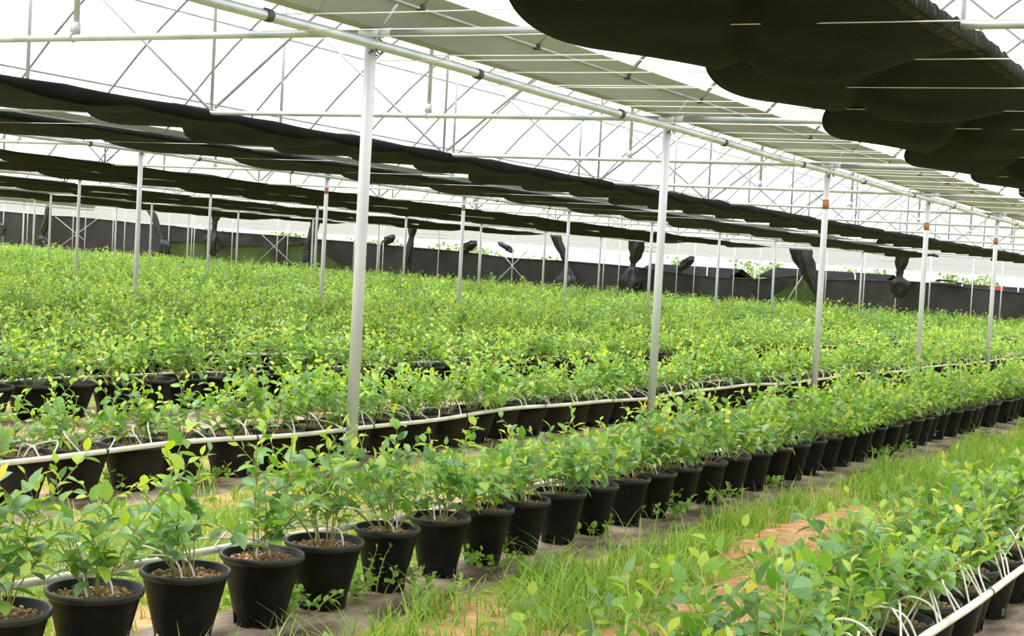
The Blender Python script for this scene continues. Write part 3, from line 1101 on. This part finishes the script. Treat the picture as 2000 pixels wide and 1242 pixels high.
def pot_mesh(mat, seg=60):
    """tapered nursery pot: rolled rim, inner lip, arched feet openings round the base"""
    H_, R0, R1 = 0.305, 0.090, 0.141
    pr = [(0.0, R0), (0.045, R0 + 0.004), (0.058, R0 + 0.0055), (0.066, R0 + 0.0063), (0.18, 0.1205), (H_ - 0.030, R1), (H_ - 0.026, 0.1490), (H_ - 0.018, 0.1530), (H_ - 0.004, 0.1530), (H_, 0.1495), (H_ - 0.003, 0.143), (H_ - 0.05, 0.137), (H_ - 0.06, 0.0)]
    mb = MB()
    for z, r in pr:
        for k in range(seg):
            a = 2 * math.pi * k / seg
            mb.v.append((r * math.cos(a), r * math.sin(a), z))
    per = seg // 6
    for i in range(len(pr) - 1):
        for k in range(seg):
            q = k % per
            if (i == 0 and q in (0, 1, 2, 3)) or (i == 1 and q in (0, 1, 2, 3)) or (i == 2 and q in (1, 2)):
                continue
            a, b2 = i * seg + k, i * seg + (k + 1) % seg
            mb.f.append((a, b2, b2 + seg, a + seg))
            mb.m.append(1 if 5 <= i <= 9 else 0)
    # dark root ball behind the openings
    m0 = len(mb.v)
    for z, r in ((0.0, R0 - 0.02), (0.10, R0 - 0.008)):
        for k in range(12):
            a = 2 * math.pi * k / 12
            mb.v.append((r * math.cos(a), r * math.sin(a), z))
    for k in range(12):
        a, b2 = m0 + k, m0 + (k + 1) % 12
        mb.f.append((a, b2, b2 + 12, a + 12))
        mb.m.append(2)
    return mb.mesh('pot', [mat, M['rim'], M['dark']])


def soil_mesh(mat):
    mb = MB()
    rows = []
    rr = random.Random(5)
    for i in range(6):
        r = 0.137 * i / 5
        rows.append([(r * math.cos(2 * math.pi * k / 24), r * math.sin(2 * math.pi * k / 24), 0.268 + 0.010 * (1 - (i / 5) ** 2) + rr.uniform(-0.004, 0.004)) for k in range(24)])
    mb.quad_grid(rows, True, flip=False)
    return mb.mesh('soil', mat)


def granule_mesh(n, seed):
    rr = random.Random(seed)
    mb = MB()
    for _ in range(n):
        r, a = 0.13 * math.sqrt(rr.random()), rr.uniform(0, 6.28)
        rot = Matrix.Rotation(rr.uniform(0, 6.28), 3, Vector((rr.random(), rr.random(), rr.random() + .1)).normalized())
        s = rr.uniform(0.005, 0.010)
        mb.box((r * math.cos(a), r * math.sin(a), 0.277 - 0.3 * r * 0.05 + rr.uniform(-.003, .004)), s, s * 1.3, s * 0.8, 0, rot)
    return mb.mesh('granules', M['granule'], smooth=False)


POT = [pot_mesh(M['pot']), pot_mesh(M['pot_dusty'])]
SOIL = [soil_mesh(M['soil']), soil_mesh(M['moss'])]
GRAN = [granule_mesh(260, s) for s in (1, 2)]

# plant variants for the pots further off: stem mesh and foliage mesh, shared
VAR = []
for v in range(12):
    r = np.random.default_rng(100 + v)
    st, lv = gen_plant(r, 0.42 + 0.12 * r.random(), 0.42, canes=11 + v % 3, size=0.070, density=1.25, young=0.25 + 0.25 * r.random(), blue=0.25, side=3)
    V, F, mi = leaf_arrays(lv, r)
    fo = np_mesh('foliage', V, F, mi, [M[k] for k in LMATS])
    VAR.append((stem_mb(st, 3).mesh('stem', M['stem']), fo, st, lv))

ROWY = {0: -4.66, 1: -2.30, 2: 0.42, 3: 3.35, 4: 5.35}
ROW1 = [-5.74, -5.32, -4.88, -4.40, -3.93, -3.50, -3.01, -2.55, -2.11, -1.71, -1.27, -0.85, -0.39, 0.02, 0.44, 0.90, 1.36, 1.82, 2.27, 2.70, 3.12, 3.56, 4.0, 4.49, 4.92]
ROWN = {0: 'bottom corner row', 1: 'front path row'}
allpots = []
for k in range(0, 34):
    y = ROWY.get(k, 5.35 + 2.1 * (k - 4))
    if k == 1:
        xs_ = ROW1 + [4.92 + 0.43 * q for q in range(1, 30)]
    elif k == 0:
        xs_ = [-6.7 + 0.45 * q for q in range(24)]
    elif k == 2:
        xs_ = [-3.62 + 0.465 * q for q in range(130)]
    else:
        xs_ = [-4 + 0.47 * q for q in range(128)]
    for x in xs_:
        if x > XW - 1.2:
            continue
        if seen(x, y, 0.3, 70 if k else 260) or (k == 0 and (seen(x, y + 0.5, 0.7, 60) or seen(x, y + 0.2, 0.8, 40))):
            jx, jy = (0, 0) if k == 1 and x < 5 else (rng.normal(0, 0.02), rng.normal(0, 0.02))
            allpots.append((depth(x, y), k, x + jx, y + jy))
allpots.sort()
NEAR_D = 10.6
single, rest = allpots[:300], allpots[300:]
order = {}
for d, k, x, y in sorted(single, key=lambda q: q[2]):
    order.setdefault(k, []).append((x, y))
ordinal = {(k, p): i + 1 for k, l in order.items() for i, p in enumerate(l)}


def row_name(k):
    return ROWN.get(k) or f'{nth(k)} pot row'


nleaf = 0
for d, k, x, y in single:
    r = np.random.default_rng(int((x + 40) * 977 + k * 31))
    i = ordinal[k, (x, y)]
    dusty = 1 if k == 2 else 0
    look = 'dusty black pot' if dusty else 'black pot'
    wd = 'leafy blueberry' if k else 'spreading blueberry'
    lab = f'{wd} in a {look}, {nth(i)} from the left in the {row_name(k)}'
    t = thing('potted_blueberry', G(x, y, 0), lab, 'potted plant', 'potted blueberry bushes standing in rows')
    ps = {0: 1.06, 1: 1.0, 2: 1.42, 3: 1.46}.get(k, 1.35)
    if k == 1 and x < -3.3:
        ps = 1.13
    rz = r.uniform(0, 6.28)
    put('pot', POT[dusty], t, rz=rz, sxy=ps)
    so = put('soil', SOIL[1 if r.random() < 0.4 else 0], t, rz=rz, sxy=ps)
    if d < 12:
        g = put('granules', GRAN[r.integers(0, 2)], so, rz=r.uniform(0, 6))
        g['kind'] = 'stuff'
    if d < NEAR_D or (k == 0):
        sd = 3
        if k == 0:
            out = 1.0 if x < -4.3 else 0.0
            hgt, sp, ln, cn, sz, yg, bl, den = 0.40 + 0.08 * r.random(), 0.29 + 0.12 * out, (-0.05, 0.36 + 0.2 * out), 14, 0.076, 0.12, 0.45, 1.25
        elif k == 1 and x < -3.2:
            hgt, sp, ln, cn, sz, yg, bl, den = 0.46 + 0.12 * r.random(), 0.22, (r.normal(0, .12), r.normal(0.0, .15)), 8, 0.080, 0.25, 0.5, 1.2
            sd = 2
        elif k == 1:
            hgt, sp, ln, cn, sz, yg, bl, den = 0.42 + 0.12 * r.random(), 0.38, (r.normal(0, .15), r.normal(0.10, .2)), 10, 0.076, 0.25, 0.5, 1.25
        else:
            hgt, sp, ln, cn, sz, yg, bl, den = 0.36 + 0.12 * r.random(), 0.38, (r.normal(0, .12), r.normal(0.25, .12)), 10, 0.072, 0.33, 0.4, 1.2
        st, lv = gen_plant(r, hgt, sp, ln, cn, sz, den, yg, blue=bl, side=sd)
        lv = [lv[q] for q in r.permutation(len(lv))[:290]]
        sm_ = stem_mb(st).mesh('stem', M['stem_green'] if k == 0 else M['stem'])
        so_ = put('stem', sm_, t)
        for pos, dr, nm, s_, kd in lv:
            me = LEAF_ME[int(r.integers(0, len(LEAF))), kd]
            o = bpy.data.objects.new('leaf', me)
            sx = np.cross(dr, nm)
            o.matrix_basis = Matrix(((sx[0] * s_, dr[0] * s_, nm[0] * s_, pos[0]), (sx[1] * s_, dr[1] * s_, nm[1] * s_, pos[1]),
                                     (sx[2] * s_, dr[2] * s_, nm[2] * s_, pos[2]), (0, 0, 0, 1)))
            o.parent = so_
            COL.objects.link(o)
            nleaf += 1
    else:
        sme, fme, _, _ = VAR[int(r.integers(0, len(VAR)))]
        a = r.uniform(0, 6.28)
        sc = r.uniform(0.9, 1.2)
        so_ = put('stem', sme, t, rz=a, sc=sc, loc=(0, 0, 0.27 * (1 - sc)))
        fo = put('foliage', fme, so_)

def fbm(x, y):
    return math.sin(x * 2.3 + 1.3 * math.sin(y * 3.1)) * 0.5 + math.sin(x * 5.9 + y * 4.3) * 0.3 + math.sin(y * 9.0 - x * 3.7) * 0.2


# the rest of the field, past the three hundred nearest, is one mass
FV = []
for v in range(12):
    r = np.random.default_rng(300 + v)
    lv = VAR[v][3]
    lv = [lv[q] for q in r.permutation(len(lv))[:150]]
    FV.append(leaf_arrays(lv, r, True, 1.3))
FV2 = []
for v in range(12):
    r = np.random.default_rng(400 + v)
    lv = VAR[v][3]
    lv = [lv[q] for q in r.permutation(len(lv))[:85]]
    FV2.append(leaf_arrays(lv, r, True, 1.45))
pv = np.array([(1.3 * rad * math.cos(2 * math.pi * k / 8), 1.3 * rad * math.sin(2 * math.pi * k / 8), z) for z, rad in ((0, 0.11), (0.30, 0.145), (0.27, 0.135)) for k in range(8)])
pf = np.array([(i * 8 + k, i * 8 + (k + 1) % 8, (i + 1) * 8 + (k + 1) % 8, (i + 1) * 8 + k) for i in range(2) for k in range(8)])
Vs, Fs, Ms, n0 = [], [], [], 0
for d, k, x, y in rest:
    V, F, mi = (FV if d < 32 else FV2)[int(rng.integers(0, 12))]
    a, s = rng.uniform(0, 6.28), rng.uniform(0.85, 1.2) + 0.16 * fbm(x * 0.5, y * 0.6 + 1)
    ca, sa = math.cos(a) * s, math.sin(a) * s
    g = np.array(G(x, y, 0))
    W = np.stack([V[:, 0] * ca - V[:, 1] * sa, V[:, 0] * sa + V[:, 1] * ca, 0.27 + (V[:, 2] - 0.27) * s], 1) + g
    Vs += [W, pv + g]
    Fs += [F + n0, pf + n0 + len(V)]
    darker = fbm(x * 0.29 + 5, y * 0.37 + 3) < -0.28
    yellowish = fbm(x * 0.33 + 2, y * 0.41) + rng.normal(0, 0.25) > 0.25
    Ms += [np.where((mi == 0) & darker, 2, np.where((mi == 2) & yellowish, 0, mi)), np.full(len(pf), 4)]
    n0 += len(V) + len(pv)
V = np.concatenate(Vs)
og = np.array(G(30, 20, 0))
me = np_mesh('potted_blueberry_field', V - og, np.concatenate(Fs), np.concatenate(Ms), [M[k] for k in LMATS] + [M['pot']])
tag(put('potted_blueberry_field', me, loc=og), 'mass of potted blueberry bushes filling the far rows of the greenhouse', 'plants', kind='stuff')


# ------------------------------------------------------------------ irrigation pipes with drip tubes
def smooth_pts(pts, n=6):
    out = []
    for i in range(len(pts) - 1):
        p0, p1, p2, p3 = (Vector(pts[max(i - 1, 0)]), Vector(pts[i]), Vector(pts[i + 1]), Vector(pts[min(i + 2, len(pts) - 1)]))
        for k in range(n):
            t = k / n
            out.append(0.5 * ((2 * p1) + (p2 - p0) * t + (2 * p0 - 5 * p1 + 4 * p2 - p3) * t * t + (3 * p1 - p0 - 3 * p2 + p3) * t ** 3))
    out.append(Vector(pts[-1]))
    return out


def pipe(k, side, x0, x1, label, maxtube):
    """a row's supply pipe, strung along the rims; two looping tubes run from it to each pot"""
    y = ROWY.get(k, 5.35 + 2.1 * (k - 4))
    r = np.random.default_rng(50 + k)

    def line(x):
        return y + side * (0.158 * {0: 1.06, 1: 1.1, 2: 1.42, 3: 1.46}.get(k, 1.35) + 0.022 + 0.012 * math.sin(x * 1.1 + k)), 0.292 + 0.014 * math.sin(x * 1.3 + k * 2) + 0.006 * math.sin(x * 3.1)
    n = int((x1 - x0) / 0.3)
    pts = [G(x0 + (x1 - x0) * i / n, *line(x0 + (x1 - x0) * i / n)) for i in range(n + 1)]
    mb = MB()
    mb.tube(pts, 0.0165, 8)
    p = mb.build('irrigation_pipe', M['white_pipe'], origin=pts[0])
    tag(p, label, 'pipe', 'white irrigation pipes along the pot rows')
    px = sorted([q[2] for q in allpots if q[1] == k and x0 < q[2] < x1])
    rest_mb = MB()
    c = 0
    for x in px:
        for s in range(3 if k == 0 else 2):
            xs_ = x + r.uniform(-0.22, 0.05)
            ly, lz = line(xs_)
            ex, ey = x + r.uniform(-0.08, 0.08), y + r.uniform(-0.07, 0.07)
            hgt = r.uniform(0.06, 0.14) + (0.05 if k == 0 else 0)
            bow = r.uniform(-0.14, 0.14) * (1.6 if k == 0 else 1.0)
            pp = [G(xs_, ly, lz + 0.01), G(xs_ + bow * 0.6, ly - side * 0.04, lz + hgt * 0.8), G((xs_ + ex) / 2 + bow, (ly + ey) / 2, lz + hgt),
                  G(ex + bow * 0.3, ey + side * 0.03, 0.345), G(ex, ey, 0.262)]
            c += 1
            tb = MB() if c <= maxtube else rest_mb
            tb.tube(smooth_pts(pp, 5 if c <= maxtube else 3), 0.0045, 6 if c <= maxtube else 4)
            if c <= maxtube:
                tb.build('drip_tube', M['tube'], p)
    if rest_mb.v:
        o = rest_mb.build('drip_tubes', M['tube'], p)
        o['kind'] = 'stuff'
    # dark joints along the pipe
    for q in range(12):
        x = x0 + 0.9 + q * 1.37
        if x < x1 and seen(x, y, 0.3, 0):
            ly, lz = line(x)
            jb = MB()
            jb.tube([G(x - 0.008, ly, lz), G(x + 0.008, ly, lz)], 0.019, 8)
            jb.build('pipe_tie', M['clip'], p)


pipe(0, -1, -7.2, 3, 'white irrigation pipe along the bottom right corner row', 80)
pipe(1, 1, -6.5, 16, 'white irrigation pipe behind the front row of pots', 70)
pipe(2, -1, -4.5, 56, 'long white irrigation pipe sagging along the second row of pots', 120)
for k in range(3, 9):
    pipe(k, 1 if k in (3, 5, 7) else -1, -3, 50, f'white irrigation pipe glimpsed through leaves along the {row_name(k)}', 0)


# ------------------------------------------------------------------ grass and weeds
def blades(spots, hmin, hmax, w, r):
    n = len(spots)
    a = r.uniform(0, 6.28, n)
    h = r.uniform(hmin, hmax, n)
    h = np.where(r.random(n) < 0.16, h * 1.7, h * 0.9)
    ben = r.uniform(0.15, 1.25, n) * h
    dx, dy = np.cos(a), np.sin(a)
    P = np.array([tuple(G(x, y, 0)) for x, y in spots])
    Vs = []
    for t, ww in ((0, 1.0), (0.45, 0.85), (0.8, 0.55), (1.0, 0.08)):
        c = P + np.stack([dx * ben * t * t, dy * ben * t * t, h * t * (1 - 0.25 * t * ben / h)], 1)
        off = np.stack([-dy, dx, np.zeros(n)], 1) * (w * ww)
        Vs += [c - off, c + off]
    V = np.stack(Vs, 1).reshape(-1, 3)
    b0 = np.arange(n)[:, None, None] * 8
    F = (np.array([(0, 1, 3, 2), (2, 3, 5, 4), (4, 5, 7, 6)])[None] + b0).reshape(-1, 4)
    return V, F


def turf(name, label, region, n, hmin, hmax, w, dens, seed, mat='grass'):
    r = np.random.default_rng(seed)
    x0, x1, y0, y1 = region
    sp = []
    while len(sp) < n:
        x = x0 + (x1 - x0) * r.random() ** 1.6
        y = r.uniform(y0, y1)
        if r.random() < dens(x, y):
            # tufts: several blades share a foot
            for _ in range(5):
                sp.append((x + r.normal(0, 0.018), y + r.normal(0, 0.018)))
    V, F = blades(sp[:n], hmin, hmax, w, r)
    og = np.array(G(x0, y0, 0))
    me = np_mesh(name, V - og, F, np.zeros(len(F)), [M[mat]])
    tag(put(name, me, loc=og), label, 'grass', kind='stuff')


def dens_a(x, y):
    e = -2.70 + 0.10 * math.sin(x * 1.9) + 0.05 * math.sin(x * 5)
    c = -3.02 + 0.12 * math.sin(x * 1.1 + 1) if -1.6 < x < 1.9 else -3.25
    if y > e or y < c - 0.15:
        return 0.015
    return 0.9 if fbm(x, y) > -0.35 else 0.15


turf('grass', 'bright green grass tufts along the aisle beside the dirt path', (-5.5, 14, -3.5, -2.55), 15000, 0.05, 0.17, 0.0038, dens_a, 1)
turf('grass', 'sparse yellow-green grass by the bottom corner row', (-6, 9, -4.45, -3.2), 4200, 0.03, 0.09, 0.003, lambda x, y: 0.7 if fbm(x * 1.3, y * 1.3) > 0.15 else 0.06, 2, 'grass_far')
turf('grass', 'bright grass strip between the front and second pot rows', (-5.5, 22, -2.0, -0.12), 22000, 0.04, 0.13, 0.0035, lambda x, y: 0.9 if fbm(x, y) > -0.5 else 0.2, 3)
turf('grass', 'dry low grass under the third and fourth pot rows', (-3, 25, 0.8, 4.6), 7000, 0.04, 0.11, 0.004, lambda x, y: 0.8 if fbm(x, y) > 0 else 0.1, 4, 'grass_far')


def ground_pt(u, v):
    d = r2 * (u - 1000) / FPX - u2 * (v - 621) / FPX + fwd
    nrm = np.array([-SA, -SB, 1.0])
    t = (0.0 - nrm @ CAM) / (nrm @ d)
    p = CAM + t * d
    return float(p[0]), float(p[1])


WEED = [(535, 1205, .16, 'under the fourth front pot'), (600, 1195, .15, 'between the fourth and fifth front pots'), (655, 1178, .10, 'at the foot of the fifth front pot'),
        (735, 1160, .22, 'under the hanging branch by the sixth front pot'), (965, 1112, .14, 'at the base of the eighth front pot'), (1155, 1052, .10, 'by the tenth front pot'),
        (1285, 1015, .22, 'under the front pots below the second near post'), (1385, 985, .16, 'below the trailing vine on the front row'), (1495, 958, .11, 'at the foot of the seventeenth front pot'),
        (1565, 918, .08, 'between front pots right of the middle'), (1700, 898, .15, 'beside the dirt path right of the middle'), (1745, 882, .16, 'dark at the path edge under the right front pots'),
        (1815, 858, .12, 'under the front pots towards the right end'), (235, 958, .20, 'in front of the dusty pots at the left'), (390, 950, .16, 'in front of the third dusty pot'),
        (625, 912, .24, 'against the dusty pots left of the nearest post'), (850, 1190, .12, 'sprouting from the path near the bottom edge')]
for u, v, h, where in WEED:
    x, y = ground_pt(u, v)
    r = np.random.default_rng(int(u * 7 + v))
    t = thing('weed', G(x, y, 0), f'small round-leaved green weed {where}', 'weed', 'broad-leaved weeds growing among the pots')
    st, lv = gen_plant(r, h, h * 1.3, (r.normal(0, .3), r.normal(-.25, .2)), 10, 0.042, 1.2, 0.05, z0=0.0, base=0.07, blue=0.15, side=2)
    so_ = put('stem', stem_mb(st).mesh('stem', M['stem_green']), t)
    for pos, dr, nm, s_, kd in lv[:120]:
        o = bpy.data.objects.new('leaf', LEAF_ME[2 if r.random() < .5 else 5, 1 if kd != 0 else 0])
        sx = np.cross(dr, nm)
        o.matrix_basis = Matrix(((sx[0] * s_ * 1.3, dr[0] * s_, nm[0] * s_, pos[0]), (sx[1] * s_ * 1.3, dr[1] * s_, nm[1] * s_, pos[1]),
                                 (sx[2] * s_ * 1.3, dr[2] * s_, nm[2] * s_, pos[2]), (0, 0, 0, 1)))
        o.parent = so_
        COL.objects.link(o)
